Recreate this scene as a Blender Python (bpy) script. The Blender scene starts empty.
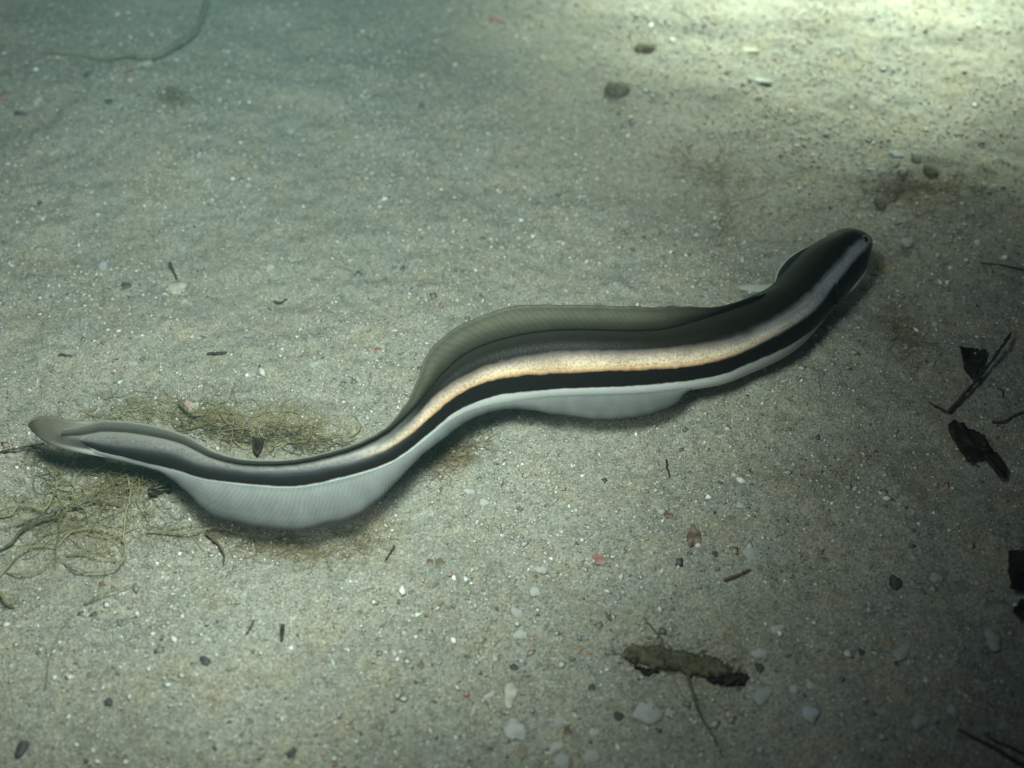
import bpy, bmesh, math, random
import numpy as np
from mathutils import Vector

random.seed(7)
rng = np.random.default_rng(11)
scene = bpy.context.scene
COL = scene.collection
R = math.radians

# ------------------------------------------------------------------ camera
CAM_H, PITCH, LENS = 0.42, 50.0, 40.0
cam_d = bpy.data.cameras.new("camera")
cam = bpy.data.objects.new("camera", cam_d)
COL.objects.link(cam)
cam.location = (0.0, -CAM_H / math.tan(R(PITCH)), CAM_H)
cam.rotation_euler = (R(90 - PITCH), 0, 0)
cam_d.lens = LENS
cam_d.sensor_width = 36.0
cam_d.clip_start = 0.01
cam_d.clip_end = 400.0
cam_d.dof.use_dof = True
cam_d.dof.focus_distance = 0.525
cam_d.dof.aperture_fstop = 5.6
scene.camera = cam

# ------------------------------------------------------------------ night sky, lamps, exposure
world = bpy.data.worlds.new("World")
scene.world = world
world.use_nodes = True
wn = world.node_tree
bg = wn.nodes["Background"]
sky = wn.nodes.new("ShaderNodeTexSky")
sky.sky_type = 'NISHITA'
sky.sun_disc = False
sky.sun_elevation = R(25)
sky.sun_rotation = R(200)
wn.links.new(sky.outputs[0], bg.inputs[0])
bg.inputs[1].default_value = 0.016


def spot(name, loc, target, power, angle, blend, radius, color):
    d = bpy.data.lights.new(name, 'SPOT')
    d.energy = power
    d.spot_size = R(angle)
    d.spot_blend = blend
    d.shadow_soft_size = radius
    d.color = color
    o = bpy.data.objects.new(name, d)
    COL.objects.link(o)
    o.location = loc
    v = Vector(target) - Vector(loc)
    o.rotation_euler = v.to_track_quat('-Z', 'Y').to_euler()
    return o


# the diver's video light above the camera, an added wide fill spot beside it, and a second diver's torch beyond the top right
spot("dive_light", (-0.035, -0.165, 0.36), (-0.135, 0.04, 0), 6.2, 82, 0.75, 0.040, (0.84, 1.0, 0.905))
spot("wide_fill_light", (-0.045, -0.15, 0.38), (-0.11, 0.08, 0), 6.0, 114, 1.0, 0.046, (0.84, 1.0, 0.90))
spot("torch_light", (0.38, 0.97, 0.57), (0.275, 0.575, 0), 235, 45, 0.8, 0.05, (0.83, 1.0, 0.80))

scene.view_settings.view_transform = 'Standard'
scene.view_settings.look = 'None'
scene.view_settings.exposure = 0.0
scene.view_settings.gamma = 1.0

# ------------------------------------------------------------------ camera maths: pixel + height -> point in the place
FPX = 1024 * LENS / 36.0
CL = np.array(cam.location)
RT = np.array([1.0, 0, 0])
UPV = np.array([0, math.sin(R(PITCH)), math.cos(R(PITCH))])
FW = np.array([0, math.cos(R(PITCH)), -math.sin(R(PITCH))])


def at(px, py, z=0.0):
    d = FW + RT * (px - 512) / FPX - UPV * (py - 384) / FPX
    t = (z - CL[2]) / d[2]
    return CL + d * t


def mm_px(p):
    return float(np.dot(np.asarray(p) - CL, FW)) / FPX


# ------------------------------------------------------------------ numpy value noise and the sea floor's relief
TAB = rng.random((256, 256))


def vnoise(x, y):
    xi = np.floor(x).astype(int); yi = np.floor(y).astype(int)
    fx = x - xi; fy = y - yi
    fx = fx * fx * (3 - 2 * fx); fy = fy * fy * (3 - 2 * fy)
    a = TAB[xi & 255, yi & 255]; b = TAB[(xi + 1) & 255, yi & 255]
    c = TAB[xi & 255, (yi + 1) & 255]; d = TAB[(xi + 1) & 255, (yi + 1) & 255]
    return (a * (1 - fx) + b * fx) * (1 - fy) + (c * (1 - fx) + d * fx) * fy - 0.5


def height(x, y):
    x = np.asarray(x, float); y = np.asarray(y, float)
    h = 0.012 * vnoise(x * 3.1 + 9, y * 3.7 + 4)
    h += 0.009 * vnoise(x * 9 + 31, y * 13 + 7)
    h += 0.0044 * vnoise(x * 24 + 3, y * 46 + 50)
    near = 1 - 0.65 * np.clip((y - 0.13) / 0.2, 0, 1)      # relief lowered further out to keep the torch glow smooth
    h += 0.0024 * near * vnoise(x * 70 + 13, y * 100 + 17)
    h += 0.0016 * near * vnoise(x * 180 + 3, y * 200 + 1)
    h += 0.0010 * near * vnoise(x * 420 + 23, y * 430 + 41)
    far = np.clip((y - 0.10) / 0.15, 0, 1)
    u, v = x * 0.95 - y * 0.3, x * 0.3 + y * 0.95          # low current ripples further out
    h += far * 0.0013 * vnoise(u * 22 + 5, v * 95 + 8)
    return h


def ground(px, py, dz=0.0):
    z = 0.0
    for _ in range(4):
        p = at(px, py, z)
        z = float(height(p[0], p[1])) + dz
    return np.array([p[0], p[1], z])


# ------------------------------------------------------------------ materials
def mat(name):
    m = bpy.data.materials.new(name)
    m.use_nodes = True
    nt = m.node_tree
    b = nt.nodes["Principled BSDF"]
    return m, nt, b


def noise(nt, scale, detail=4, rough=0.6, coord='Object'):
    tc = nt.nodes.new("ShaderNodeTexCoord")
    n = nt.nodes.new("ShaderNodeTexNoise")
    n.inputs["Scale"].default_value = scale
    n.inputs["Detail"].default_value = detail
    n.inputs["Roughness"].default_value = rough
    nt.links.new(tc.outputs[coord], n.inputs["Vector"])
    return n


def ramp(nt, fac, stops):
    r = nt.nodes.new("ShaderNodeValToRGB")
    els = r.color_ramp.elements
    els[0].position = stops[0][0]; els[0].color = (*stops[0][1], 1)
    els[1].position = stops[-1][0]; els[1].color = (*stops[-1][1], 1)
    for p, c in stops[1:-1]:
        e = els.new(p); e.color = (*c, 1)
    nt.links.new(fac, r.inputs[0])
    return r


def mix(nt, fac, a, b, mode='MIX'):
    m = nt.nodes.new("ShaderNodeMix")
    m.data_type = 'RGBA'; m.blend_type = mode
    if isinstance(fac, float): m.inputs[0].default_value = fac
    else: nt.links.new(fac, m.inputs[0])
    for sock, v in ((m.inputs[6], a), (m.inputs[7], b)):
        if isinstance(v, tuple): sock.default_value = (*v, 1)
        else: nt.links.new(v, sock)
    return m.outputs[2]


def bump(nt, b, h, strength, dist):
    n = nt.nodes.new("ShaderNodeBump")
    n.inputs["Strength"].default_value = strength
    n.inputs["Distance"].default_value = dist
    nt.links.new(h, n.inputs["Height"])
    nt.links.new(n.outputs[0], b.inputs["Normal"])


def simple(name, c1, c2, scale=300, rough=0.8, bs=0.4, bd=0.0006, spec=0.25, detail=5):
    m, nt, b = mat(name)
    n = noise(nt, scale, detail)
    r = ramp(nt, n.outputs["Fac"], [(0.3, c1), (0.7, c2)])
    nt.links.new(r.outputs[0], b.inputs["Base Color"])
    b.inputs["Roughness"].default_value = rough
    b.inputs["Specular IOR Level"].default_value = spec
    if bs: bump(nt, b, n.outputs["Fac"], bs, bd)
    return m


def sand_material():
    m, nt, b = mat("sand")
    fine = noise(nt, 900, 3, 0.7)
    mid = noise(nt, 240, 4, 0.6)
    big = noise(nt, 12, 4, 0.55)
    c1 = ramp(nt, fine.outputs["Fac"], [(0.28, (0.10, 0.095, 0.08)), (0.45, (0.27, 0.26, 0.215)), (0.58, (0.34, 0.33, 0.275)), (0.72, (0.62, 0.61, 0.56))])
    c2 = ramp(nt, mid.outputs["Fac"], [(0.3, (0.70, 0.68, 0.63)), (0.5, (1, 1, 1)), (0.75, (1.15, 1.12, 1.03))])
    c3 = ramp(nt, big.outputs["Fac"], [(0.3, (0.80, 0.81, 0.80)), (0.55, (0.98, 0.99, 1.0)), (0.8, (1.10, 1.08, 1.02))])
    c = mix(nt, 1.0, c1.outputs[0], c2.outputs[0], 'MULTIPLY')
    c = mix(nt, 1.0, c, c3.outputs[0], 'MULTIPLY')
    sa = nt.nodes.new("ShaderNodeAttribute"); sa.attribute_name = "stain"
    dirty = mix(nt, 1.0, c, (0.62, 0.52, 0.33), 'MULTIPLY')
    c = mix(nt, sa.outputs["Fac"], c, dirty)
    pat = noise(nt, 42, 5, 0.65)
    c4 = ramp(nt, pat.outputs["Fac"], [(0.34, (0.93, 0.97, 1.0)), (0.50, (1, 1, 1)), (0.66, (1.03, 0.98, 0.90))])
    c = mix(nt, 1.0, c, c4.outputs[0], 'MULTIPLY')
    nt.links.new(c, b.inputs["Base Color"])
    b.inputs["Roughness"].default_value = 0.9
    b.inputs["Specular IOR Level"].default_value = 0.15
    bump(nt, b, fine.outputs["Fac"], 0.8, 0.0012)
    return m


def grain_material():
    m, nt, b = mat("mineral_grain")
    a = nt.nodes.new("ShaderNodeAttribute"); a.attribute_name = "grain_colour"
    nt.links.new(a.outputs["Color"], b.inputs["Base Color"])
    b.inputs["Roughness"].default_value = 0.55
    b.inputs["Specular IOR Level"].default_value = 0.35
    return m


M_SAND = sand_material()
M_GRAIN = grain_material()
def silty_shell(name, c1, c2, amount=0.85):
    m = simple(name, c1, c2, 420, 0.65, 0.6, 0.0006)
    nt = m.node_tree; b = nt.nodes["Principled BSDF"]
    src = b.inputs["Base Color"].links[0].from_socket
    n = noise(nt, 260, 4)
    f = ramp(nt, n.outputs["Fac"], [(0.42, (0, 0, 0)), (0.62, (amount,) * 3)])
    nt.links.new(mix(nt, f.outputs[0], src, (0.27, 0.26, 0.22)), b.inputs["Base Color"])
    return m


M_SHELL = silty_shell("bleached_shell", (0.34, 0.35, 0.325), (0.47, 0.475, 0.45))
M_CREAM = silty_shell("cream_shell", (0.42, 0.40, 0.33), (0.52, 0.50, 0.42))
M_GREYSH = silty_shell("grey_shell", (0.29, 0.30, 0.285), (0.38, 0.39, 0.37))
M_BLUESH = silty_shell("blue_grey_shell", (0.27, 0.34, 0.38), (0.46, 0.50, 0.50))
M_BLACK = simple("black_leaf", (0.005, 0.0045, 0.004), (0.026, 0.018, 0.011), 160, 0.6, 0.5, 0.0008)
M_DKSTONE = simple("dark_stone", (0.035, 0.037, 0.038), (0.10, 0.10, 0.09), 300, 0.6, 0.6, 0.0008)
M_STONE = simple("brown_stone", (0.07, 0.062, 0.042), (0.19, 0.17, 0.12), 220, 0.8, 0.6, 0.001)
M_TWIG = simple("dark_twig", (0.016, 0.015, 0.014), (0.06, 0.05, 0.04), 500, 0.7, 0.5, 0.0005)
M_BRTWIG = simple("brown_twig", (0.05, 0.038, 0.028), (0.13, 0.095, 0.065), 500, 0.75, 0.5, 0.0005)
M_TANSTEM = simple("tan_stem", (0.09, 0.078, 0.05), (0.22, 0.19, 0.125), 300, 0.8, 0.5, 0.0006)
M_RED = silty_shell("red_crust", (0.20, 0.075, 0.065), (0.34, 0.17, 0.15), 0.55)
M_PINK = silty_shell("pink_crust", (0.34, 0.19, 0.17), (0.48, 0.36, 0.33), 0.55)
M_BROWN = silty_shell("brown_scrap", (0.07, 0.045, 0.03), (0.19, 0.12, 0.075), 0.55)
M_ORANGE = silty_shell("orange_scrap", (0.22, 0.15, 0.09), (0.32, 0.24, 0.16), 0.55)
M_WEED = simple("olive_weed", (0.035, 0.034, 0.02), (0.13, 0.122, 0.075), 180, 0.7, 0.8, 0.0012)


def algae_material(name, c1, c2, alpha):
    m, nt, b = mat(name)
    n = noise(nt, 60, 3)
    r = ramp(nt, n.outputs["Fac"], [(0.3, c1), (0.7, c2)])
    nt.links.new(r.outputs[0], b.inputs["Base Color"])
    b.inputs["Roughness"].default_value = 0.7
    b.inputs["Alpha"].default_value = alpha
    return m


M_ALGAE = algae_material("olive_algae", (0.21, 0.195, 0.095), (0.37, 0.335, 0.19), 0.66)
M_ALGBR = algae_material("brown_algae", (0.18, 0.15, 0.09), (0.34, 0.28, 0.18), 0.5)
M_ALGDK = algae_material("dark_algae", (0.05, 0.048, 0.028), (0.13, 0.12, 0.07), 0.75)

# ------------------------------------------------------------------ helpers


def tag(o, label=None, cat=None, group=None, kind=None):
    if label: o['label'] = label
    if cat: o['category'] = cat
    if group: o['group'] = group
    if kind: o['kind'] = kind
    return o


def mesh_obj(name, verts, faces, material, parent=None, smooth=True):
    me = bpy.data.meshes.new(name)
    me.from_pydata([tuple(map(float, v)) for v in verts], [], [tuple(map(int, f)) for f in faces])
    if smooth: me.polygons.foreach_set("use_smooth", [True] * len(me.polygons))
    me.materials.append(material)
    me.update()
    o = bpy.data.objects.new(name, me)
    COL.objects.link(o)
    if parent: o.parent = parent
    return o


def recentre(o):
    me = o.data
    n = len(me.vertices)
    co = np.empty(n * 3, np.float32); me.vertices.foreach_get("co", co)
    co = co.reshape(-1, 3)
    c = co.mean(0); c[2] = co[:, 2].min()
    me.vertices.foreach_set("co", (co - c).ravel())
    me.update()
    o.location = c
    return o


def grid_faces(nu, nv, wrap=False):
    f = []
    for i in range(nu - 1):
        for j in range(nv if wrap else nv - 1):
            j2 = (j + 1) % nv
            f.append((i * nv + j, (i + 1) * nv + j, (i + 1) * nv + j2, i * nv + j2))
    return f


def catmull(P, n):
    P = np.asarray(P, float)
    seg = np.r_[0, np.cumsum(np.linalg.norm(np.diff(P, axis=0), axis=1))]
    Q = np.vstack([2 * P[0] - P[1], P, 2 * P[-1] - P[-2]])
    out = []
    for t in np.linspace(0, seg[-1], n):
        i = min(np.searchsorted(seg, t, side='right') - 1, len(P) - 2)
        u = (t - seg[i]) / max(seg[i + 1] - seg[i], 1e-12)
        p0, p1, p2, p3 = Q[i], Q[i + 1], Q[i + 2], Q[i + 3]
        out.append(0.5 * ((2 * p1) + (-p0 + p2) * u + (2 * p0 - 5 * p1 + 4 * p2 - p3) * u * u + (-p0 + 3 * p1 - 3 * p2 + p3) * u ** 3))
    return np.array(out)


def tube_geo(pts, rad, sides=6):
    pts = np.asarray(pts, float)
    n = len(pts)
    rad = np.broadcast_to(np.asarray(rad, float), (n,))
    V, F = [], []
    ref = np.array([0, 0, 1.0])
    for i in range(n):
        t = pts[min(i + 1, n - 1)] - pts[max(i - 1, 0)]
        t = t / (np.linalg.norm(t) + 1e-12)
        a = np.cross(t, ref)
        if np.linalg.norm(a) < 0.1: a = np.cross(t, [1, 0, 0])
        a /= np.linalg.norm(a); b = np.cross(a, t)
        for k in range(sides):
            th = 2 * math.pi * k / sides
            V.append(pts[i] + rad[i] * (math.cos(th) * a + math.sin(th) * b))
    F = grid_faces(n, sides, True)
    F.append(tuple(range(sides))[::-1]); F.append(tuple((n - 1) * sides + k for k in range(sides)))
    return V, F


def px_path(pix, lift, n=None, wob=0.0):
    n = n or max(6, len(pix) * 5)
    P = catmull([(x, y, 0) for x, y in pix], n)
    out = []
    for i, p in enumerate(P):
        l = lift(i / (n - 1)) if callable(lift) else lift
        q = ground(p[0], p[1], l)
        out.append(q + rng.normal(0, 1, 3) * wob)
    return np.array(out)


def stick(name, pix, w_px, material, label, cat, lift=0.001, taper=(1, 0.6), group=None, wob=0.00015, n=None, sides=7):
    pts = px_path(pix, lift, n, wob)
    r = 0.5 * w_px * mm_px(pts[len(pts) // 2])
    rad = r * np.linspace(taper[0], taper[1], len(pts)) * (1 + 0.15 * rng.normal(0, 1, len(pts)))
    rad[0] *= 0.5; rad[-1] *= 0.4
    V, F = tube_geo(pts, np.abs(rad), sides)
    return tag(recentre(mesh_obj(name, V, F, material)), label, cat, group)


def flake(name, px, py, rx, ry, rot, material, label, cat, group=None, dome=0.35, sides=22, jag=0.10, tilt=0.12, sink=0.2, ang=0):
    """A rounded shell chip or stone: irregular outline, domed top, a real underside."""
    c = ground(px, py)
    s = mm_px(c)
    ph = rng.uniform(0, 6.28, 4)
    rx, ry = rx * 0.92, ry * 0.92
    rows = [(0.0, 1.0), (0.45, 0.93), (0.78, 0.68), (0.94, 0.34), (1.0, 0.0), (0.9, -0.3), (0.5, -0.45)]
    fy = 1 / math.sin(R(PITCH))
    hz = dome * min(rx, ry) * s
    V = []; cr, sr = math.cos(R(rot)), math.sin(R(rot))
    tx, ty = rng.normal(0, tilt, 2)
    for q, (rr, zz) in enumerate(rows):
        for k in range(sides):
            th = 2 * math.pi * k / sides
            w = 1 + jag * (math.sin(2 * th + ph[0]) * 0.7 + math.sin(3 * th + ph[1]) * 0.8 + math.sin(5 * th + ph[2]) * 0.6 + math.sin(8 * th + ph[3]) * 0.35)
            if ang: w *= 1 - 0.10 * max(0.0, math.cos(ang * th + ph[3]))
            a, b = rx * rr * w * math.cos(th), ry * rr * w * math.sin(th)
            x, y = (a * cr - b * sr) * s, -(a * sr + b * cr) * s * fy
            z = hz * (zz + sink + 0.05 * math.sin(7 * rr + th * 3 + ph[1]) * (rr > 0) + 0.07 * rng.normal() * (rr > 0)) + tx * x + ty * y
            V.append((x, y, z))
    F = grid_faces(len(rows), sides, True)
    F.append(tuple(range(sides))[::-1]); F.append(tuple((len(rows) - 1) * sides + k for k in range(sides)))
    o = mesh_obj(name, V, F, material)
    o.location = c
    return tag(o, label, cat, group)


def scrap(name, outline, material, label, cat, lift=0.003, thick=0.0008, curl=0.004, parent=None, seed=0, jag=0.6):
    """A torn flat piece of weed or leaf with thickness, lying curled on the sand."""
    P = np.array(outline, float)
    dense = []
    r2 = np.random.default_rng(seed)
    for i in range(len(P)):
        a, b = P[i], P[(i + 1) % len(P)]
        m = max(2, int(np.linalg.norm(b - a) / 3))
        for k in range(m):
            dense.append(a + (b - a) * k / m + r2.normal(0, jag, 2))
    dense = np.array(dense)
    c = dense.mean(0)
    bm = bmesh.new()
    rings = []
    for f in (1.0, 0.72, 0.42, 0.15):
        ring = []
        for d in dense:
            q = c + (d - c) * f
            l = lift + curl * (0.5 + 0.5 * math.sin(q[0] * 0.16 + q[1] * 0.11 + seed)) * (0.4 + 0.6 * f) + curl * 0.5 * float(vnoise(q[0] * 0.23 + seed, q[1] * 0.3))
            ring.append(bm.verts.new(tuple(ground(q[0], q[1], l))))
        rings.append(ring)
    n = len(dense)
    for a, b in zip(rings[:-1], rings[1:]):
        for i in range(n):
            bm.faces.new((a[i], a[(i + 1) % n], b[(i + 1) % n], b[i]))
    bm.faces.new(rings[-1])
    me = bpy.data.meshes.new(name)
    bm.to_mesh(me); bm.free()
    me.polygons.foreach_set("use_smooth", [True] * len(me.polygons))
    me.materials.append(material)
    o = bpy.data.objects.new(name, me)
    COL.objects.link(o)
    recentre(o)
    sm = o.modifiers.new("thickness", 'SOLIDIFY'); sm.thickness = thick; sm.offset = 0
    if parent: o.parent = parent
    elif label: tag(o, label, cat)
    return o


# ------------------------------------------------------------------ sea floor
def graded(lo, hi, step, far, g=1.13):
    xs = list(np.arange(lo, hi + step / 2, step))
    s, x, right = step, xs[-1], []
    while x < far:
        s *= g; x += s; right.append(x)
    s, x, left = step, lo, []
    while x > -far:
        s *= g; x -= s; left.append(x)
    return np.array(left[::-1] + xs + right)


# brown patches, most of them stains under the algae: centre and size of each, and how strong
STAINS = [(150, 410, 26, 12, .7), (205, 418, 36, 13, .9), (260, 430, 40, 15, 1), (312, 434, 34, 14, .9), (290, 412, 30, 10, .6), (450, 456, 26, 15, .9), (120, 485, 34, 20, .7),
          (300, 548, 60, 12, .7), (365, 535, 36, 14, .7), (220, 530, 40, 9, .5), (60, 520, 60, 24, .45), (172, 98, 12, 10, .8), (723, 205, 7, 40, .3), (715, 170, 30, 12, .2),
          (900, 325, 20, 22, .55), (920, 190, 44, 18, .3), (990, 445, 26, 10, .4), (830, 480, 60, 20, .25), (880, 265, 20, 16, .4)]


def make_floor():
    xs = graded(-0.44, 0.44, 0.0018, 40)
    ys = graded(-0.22, 0.52, 0.0018, 40)
    X, Y = np.meshgrid(xs, ys, indexing='ij')
    fade = np.clip(1.5 - np.hypot(X, Y - 0.1) / 3, 0, 1)
    Z = height(X, Y) * fade
    nx, ny = len(xs), len(ys)
    co = np.stack([X, Y, Z], -1).reshape(-1, 3).astype(np.float32)
    i, j = np.meshgrid(np.arange(nx - 1), np.arange(ny - 1), indexing='ij')
    a = (i * ny + j).ravel()
    q = np.stack([a, a + ny, a + ny + 1, a + 1], -1).astype(np.int32)
    me = bpy.data.meshes.new("sand_floor")
    me.vertices.add(len(co)); me.vertices.foreach_set("co", co.ravel())
    me.loops.add(q.size); me.loops.foreach_set("vertex_index", q.ravel())
    me.polygons.add(len(q)); me.polygons.foreach_set("loop_start", np.arange(0, q.size, 4, dtype=np.int32))
    me.polygons.foreach_set("use_smooth", np.ones(len(q), bool))
    me.update(calc_edges=True)
    st = np.zeros(X.shape)
    for sx, sy, rx, ry, w in STAINS:
        c = ground(sx, sy); k = mm_px(c)
        st = np.maximum(st, w * np.exp(-((X - c[0]) / (rx * k)) ** 2 - ((Y - c[1]) / (ry * k * 1.3)) ** 2))
    st = np.clip(st * (1 + 1.3 * vnoise(X * 60 + 3, Y * 70) + 0.9 * vnoise(X * 170, Y * 190 + 5)), 0, 1)
    sa = me.attributes.new("stain", 'FLOAT', 'POINT'); sa.data.foreach_set("value", st.ravel().astype(np.float32))
    me.materials.append(M_SAND)
    o = bpy.data.objects.new("sand_floor", me)
    COL.objects.link(o)
    tag(o, kind='structure')


make_floor()


def grains(name, n, rmin, rmed, rmax, sig, flat, palette, weights, label, spread=1.0):
    """Loose grains as real eight-sided chips, each with the colour of its own mineral."""
    k = int(n * 2.2)
    x = rng.uniform(-0.52, 0.52, k) * spread; y = rng.uniform(-0.24, 0.62, k)
    lim = 0.27 + 0.33 * (y + 0.24)
    keep = (np.abs(x) < lim)
    clump = vnoise(x * 26 + 5, y * 30 + 90) + 0.6 * vnoise(x * 90 + 5, y * 95 + 9)
    keep &= rng.random(k) < 0.62 + 0.9 * clump
    x = x[keep][:n]; y = y[keep][:n]; n = len(x)
    r = np.clip(rmed * np.exp(rng.normal(0, sig, n)), rmin, rmax)
    z = height(x, y)
    base = np.array([[1, 0, 0], [0, 1, 0], [-1, 0, 0], [0, -1, 0], [0, 0, 1], [0, 0, -1]], float)
    v = base[None] * (1 + rng.normal(0, 0.22, (n, 6, 1))) + rng.normal(0, 0.14, (n, 6, 3))
    v *= np.stack([rng.uniform(0.8, 1.35, n), rng.uniform(0.6, 1.0, n), rng.uniform(*flat, n)], -1)[:, None, :]
    t1 = rng.normal(0, 0.35, n); th = rng.uniform(0, 6.283, n)
    c, s = np.cos(t1)[:, None], np.sin(t1)[:, None]
    v = np.stack([v[..., 0] * c + v[..., 2] * s, v[..., 1], -v[..., 0] * s + v[..., 2] * c], -1)
    c, s = np.cos(th)[:, None], np.sin(th)[:, None]
    v = np.stack([v[..., 0] * c - v[..., 1] * s, v[..., 0] * s + v[..., 1] * c, v[..., 2]], -1)
    v = v * r[:, None, None] + np.stack([x, y, z + r * 0.18], -1)[:, None, :]
    tri = np.array([[0, 1, 4], [1, 2, 4], [2, 3, 4], [3, 0, 4], [1, 0, 5], [2, 1, 5], [3, 2, 5], [0, 3, 5]])
    f = (tri[None] + (np.arange(n) * 6)[:, None, None]).reshape(-1, 3).astype(np.int32)
    pal = np.array(palette)
    pick = rng.choice(len(pal), n, p=np.array(weights) / np.sum(weights))
    colr = np.clip(pal[pick] * rng.uniform(0.75, 1.25, (n, 1)) * rng.uniform(0.94, 1.06, (n, 3)), 0.004, 0.85)
    colv = np.repeat(np.c_[colr, np.ones(n)], 6, axis=0).astype(np.float32)
    me = bpy.data.meshes.new(name)
    me.vertices.add(n * 6); me.vertices.foreach_set("co", v.astype(np.float32).ravel())
    me.loops.add(f.size); me.loops.foreach_set("vertex_index", f.ravel())
    me.polygons.add(len(f)); me.polygons.foreach_set("loop_start", np.arange(0, f.size, 3, dtype=np.int32))
    me.update(calc_edges=True)
    at_ = me.attributes.new("grain_colour", 'FLOAT_COLOR', 'POINT')
    at_.data.foreach_set("color", colv.ravel())
    me.materials.append(M_GRAIN)
    o = bpy.data.objects.new(name, me)
    COL.objects.link(o)
    tag(o, label, kind='stuff')


SANDC = [(0.30, 0.30, 0.265), (0.37, 0.36, 0.31), (0.23, 0.235, 0.21), (0.50, 0.49, 0.44), (0.62, 0.62, 0.58), (0.085, 0.085, 0.08), (0.16, 0.15, 0.125), (0.36, 0.27, 0.19), (0.33, 0.20, 0.17)]
grains("sand_grains", 140000, 0.00025, 0.00050, 0.0013, 0.40, (0.5, 0.9), SANDC, [30, 20, 13, 16, 6, 2.4, 9, 5, 1.2], "loose sand grains covering the sea floor")
grains("shell_grit", 6000, 0.0008, 0.00125, 0.0024, 0.3, (0.25, 0.5), SANDC, [12, 14, 8, 26, 16, 1.5, 8, 5, 1.5], "fine broken shell grit scattered over the sand")

# ------------------------------------------------------------------ the fish
top_px = [(873, 239), (870, 234), (862, 229.5), (848, 228), (830, 236), (805, 251), (785, 271), (768, 289), (745, 300), (720, 310), (700, 318), (650, 330), (556, 330), (494, 341), (456, 359), (431, 385), (412, 409), (387, 429), (365, 441), (340, 451), (294, 461), (247, 462), (216, 456), (200, 449), (175, 439), (125, 431), (78, 431), (55, 430)]
bel_px = [(873, 241), (874, 255), (866, 270), (850, 290), (832, 311), (824, 319), (814, 333), (800, 347), (775, 362), (750, 373), (720, 385), (650, 394), (556, 398), (494, 407), (456, 421), (431, 440), (412, 456), (387, 472), (340, 485), (294, 492), (247, 489), (216, 485), (200, 482), (175, 474), (125, 460), (78, 449), (55, 443)]
g1_px = [(872, 240), (860, 244), (840, 256), (825, 276), (800, 301), (775, 321), (737, 339), (700, 346), (650, 351), (556, 354), (494, 365), (456, 382), (431, 400), (412, 420), (387, 441), (365, 449), (340, 457), (294, 465), (247, 465.5), (216, 459), (200, 453), (175, 443), (125, 436), (78, 434), (55, 433)]
g2_px = [(872.5, 243), (858, 252), (843, 266), (822, 290), (800, 318), (775, 334), (737, 352), (700, 364), (650, 369), (556, 372.5), (494, 380), (456, 397), (431, 418), (412, 434), (387, 450), (365, 458), (340, 464), (294, 469.5), (247, 469.5), (216, 464), (200, 462), (175, 451), (125, 445), (78, 439), (55, 435)]
db_px = [(873, 249), (865, 268), (849, 288), (831, 309), (817, 324), (800, 337), (775, 351), (737, 366), (720, 374), (700, 378), (650, 384), (556, 389), (494, 396), (456, 412), (431, 432), (412, 447), (387, 463), (340, 477), (294, 486), (247, 483), (216, 480), (200, 477), (175, 469.5), (125, 458), (78, 446), (55, 440)]
cen_px = [(872, 240), (860, 247), (846, 260), (828, 277), (806, 298), (785, 314), (762, 330), (735, 344), (700, 354), (650, 362), (556, 364), (494, 374), (456, 390), (437, 404), (420, 421), (402, 438), (385, 450), (365, 460), (340, 468), (294, 476), (247, 475.5), (216, 470), (200, 465), (175, 456), (125, 445), (78, 440), (57, 437)]
dor_px = [(776, 280), (768, 286), (758, 292), (745, 297), (722, 303), (700, 306), (650, 307), (600, 305.5), (556, 304.5), (520, 306), (494, 311.5), (470, 320), (456, 327), (440, 339), (430, 349), (424, 362), (419, 378), (410, 398), (397, 417), (385, 429), (365, 440), (340, 449), (294, 459), (247, 459.5), (216, 452), (200, 443), (175, 431), (125, 421), (78, 421), (55, 418)]
anal_px = [(690, 393), (682, 399), (672, 407), (650, 415), (620, 420), (587, 420), (556, 415), (534, 411), (519, 409), (494, 411), (470, 420), (450, 434), (434, 446), (421, 456), (410, 468), (400, 478), (387, 492), (369, 508), (340, 523), (303, 531), (272, 530), (247, 526), (216, 517), (200, 506), (184, 490), (169, 477), (156, 470), (125, 462), (100, 456), (78, 452), (55, 447)]

NS, NP = 340, 48
cen = catmull([(x, y, 0) for x, y in cen_px], NS)[:, :2]


def gsmooth(a, s):
    k = np.exp(-0.5 * (np.arange(-3 * s, 3 * s + 1) / s) ** 2); k /= k.sum()
    p = np.pad(a, 3 * s, mode='edge')
    return np.convolve(p, k, mode='valid')


tan = np.gradient(cen, axis=0)
tan[:, 0] = gsmooth(tan[:, 0], 5); tan[:, 1] = gsmooth(tan[:, 1], 5)
tan /= np.linalg.norm(tan, axis=1)[:, None]
nor = np.stack([tan[:, 1], -tan[:, 0]], 1)       # towards the dorsal side in the view
nor *= np.sign(-nor[NS // 2, 1])


def offsets(pix, smooth=3):
    D = catmull([(x, y, 0) for x, y in pix], 900)[:, :2]
    out = np.full(NS, np.nan)
    for i in range(NS):
        r = D - cen[i]
        al = np.abs(r @ tan[i]); of = r @ nor[i]
        cost = al + 0.03 * np.abs(of)
        k = int(np.argmin(cost))
        if al[k] < 3.0: out[i] = of[k]
    return out


def filled(a, s=3):
    ok = ~np.isnan(a)
    a = np.interp(np.arange(NS), np.arange(NS)[ok], a[ok])
    return gsmooth(a, s)


oT, oB = filled(offsets(top_px)), filled(offsets(bel_px))
o1, o2, o3 = filled(offsets(g1_px)), filled(offsets(g2_px)), filled(offsets(db_px))
S = np.r_[0, np.cumsum(np.linalg.norm(np.diff(cen, axis=0), axis=1))]; S /= S[-1]

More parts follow.
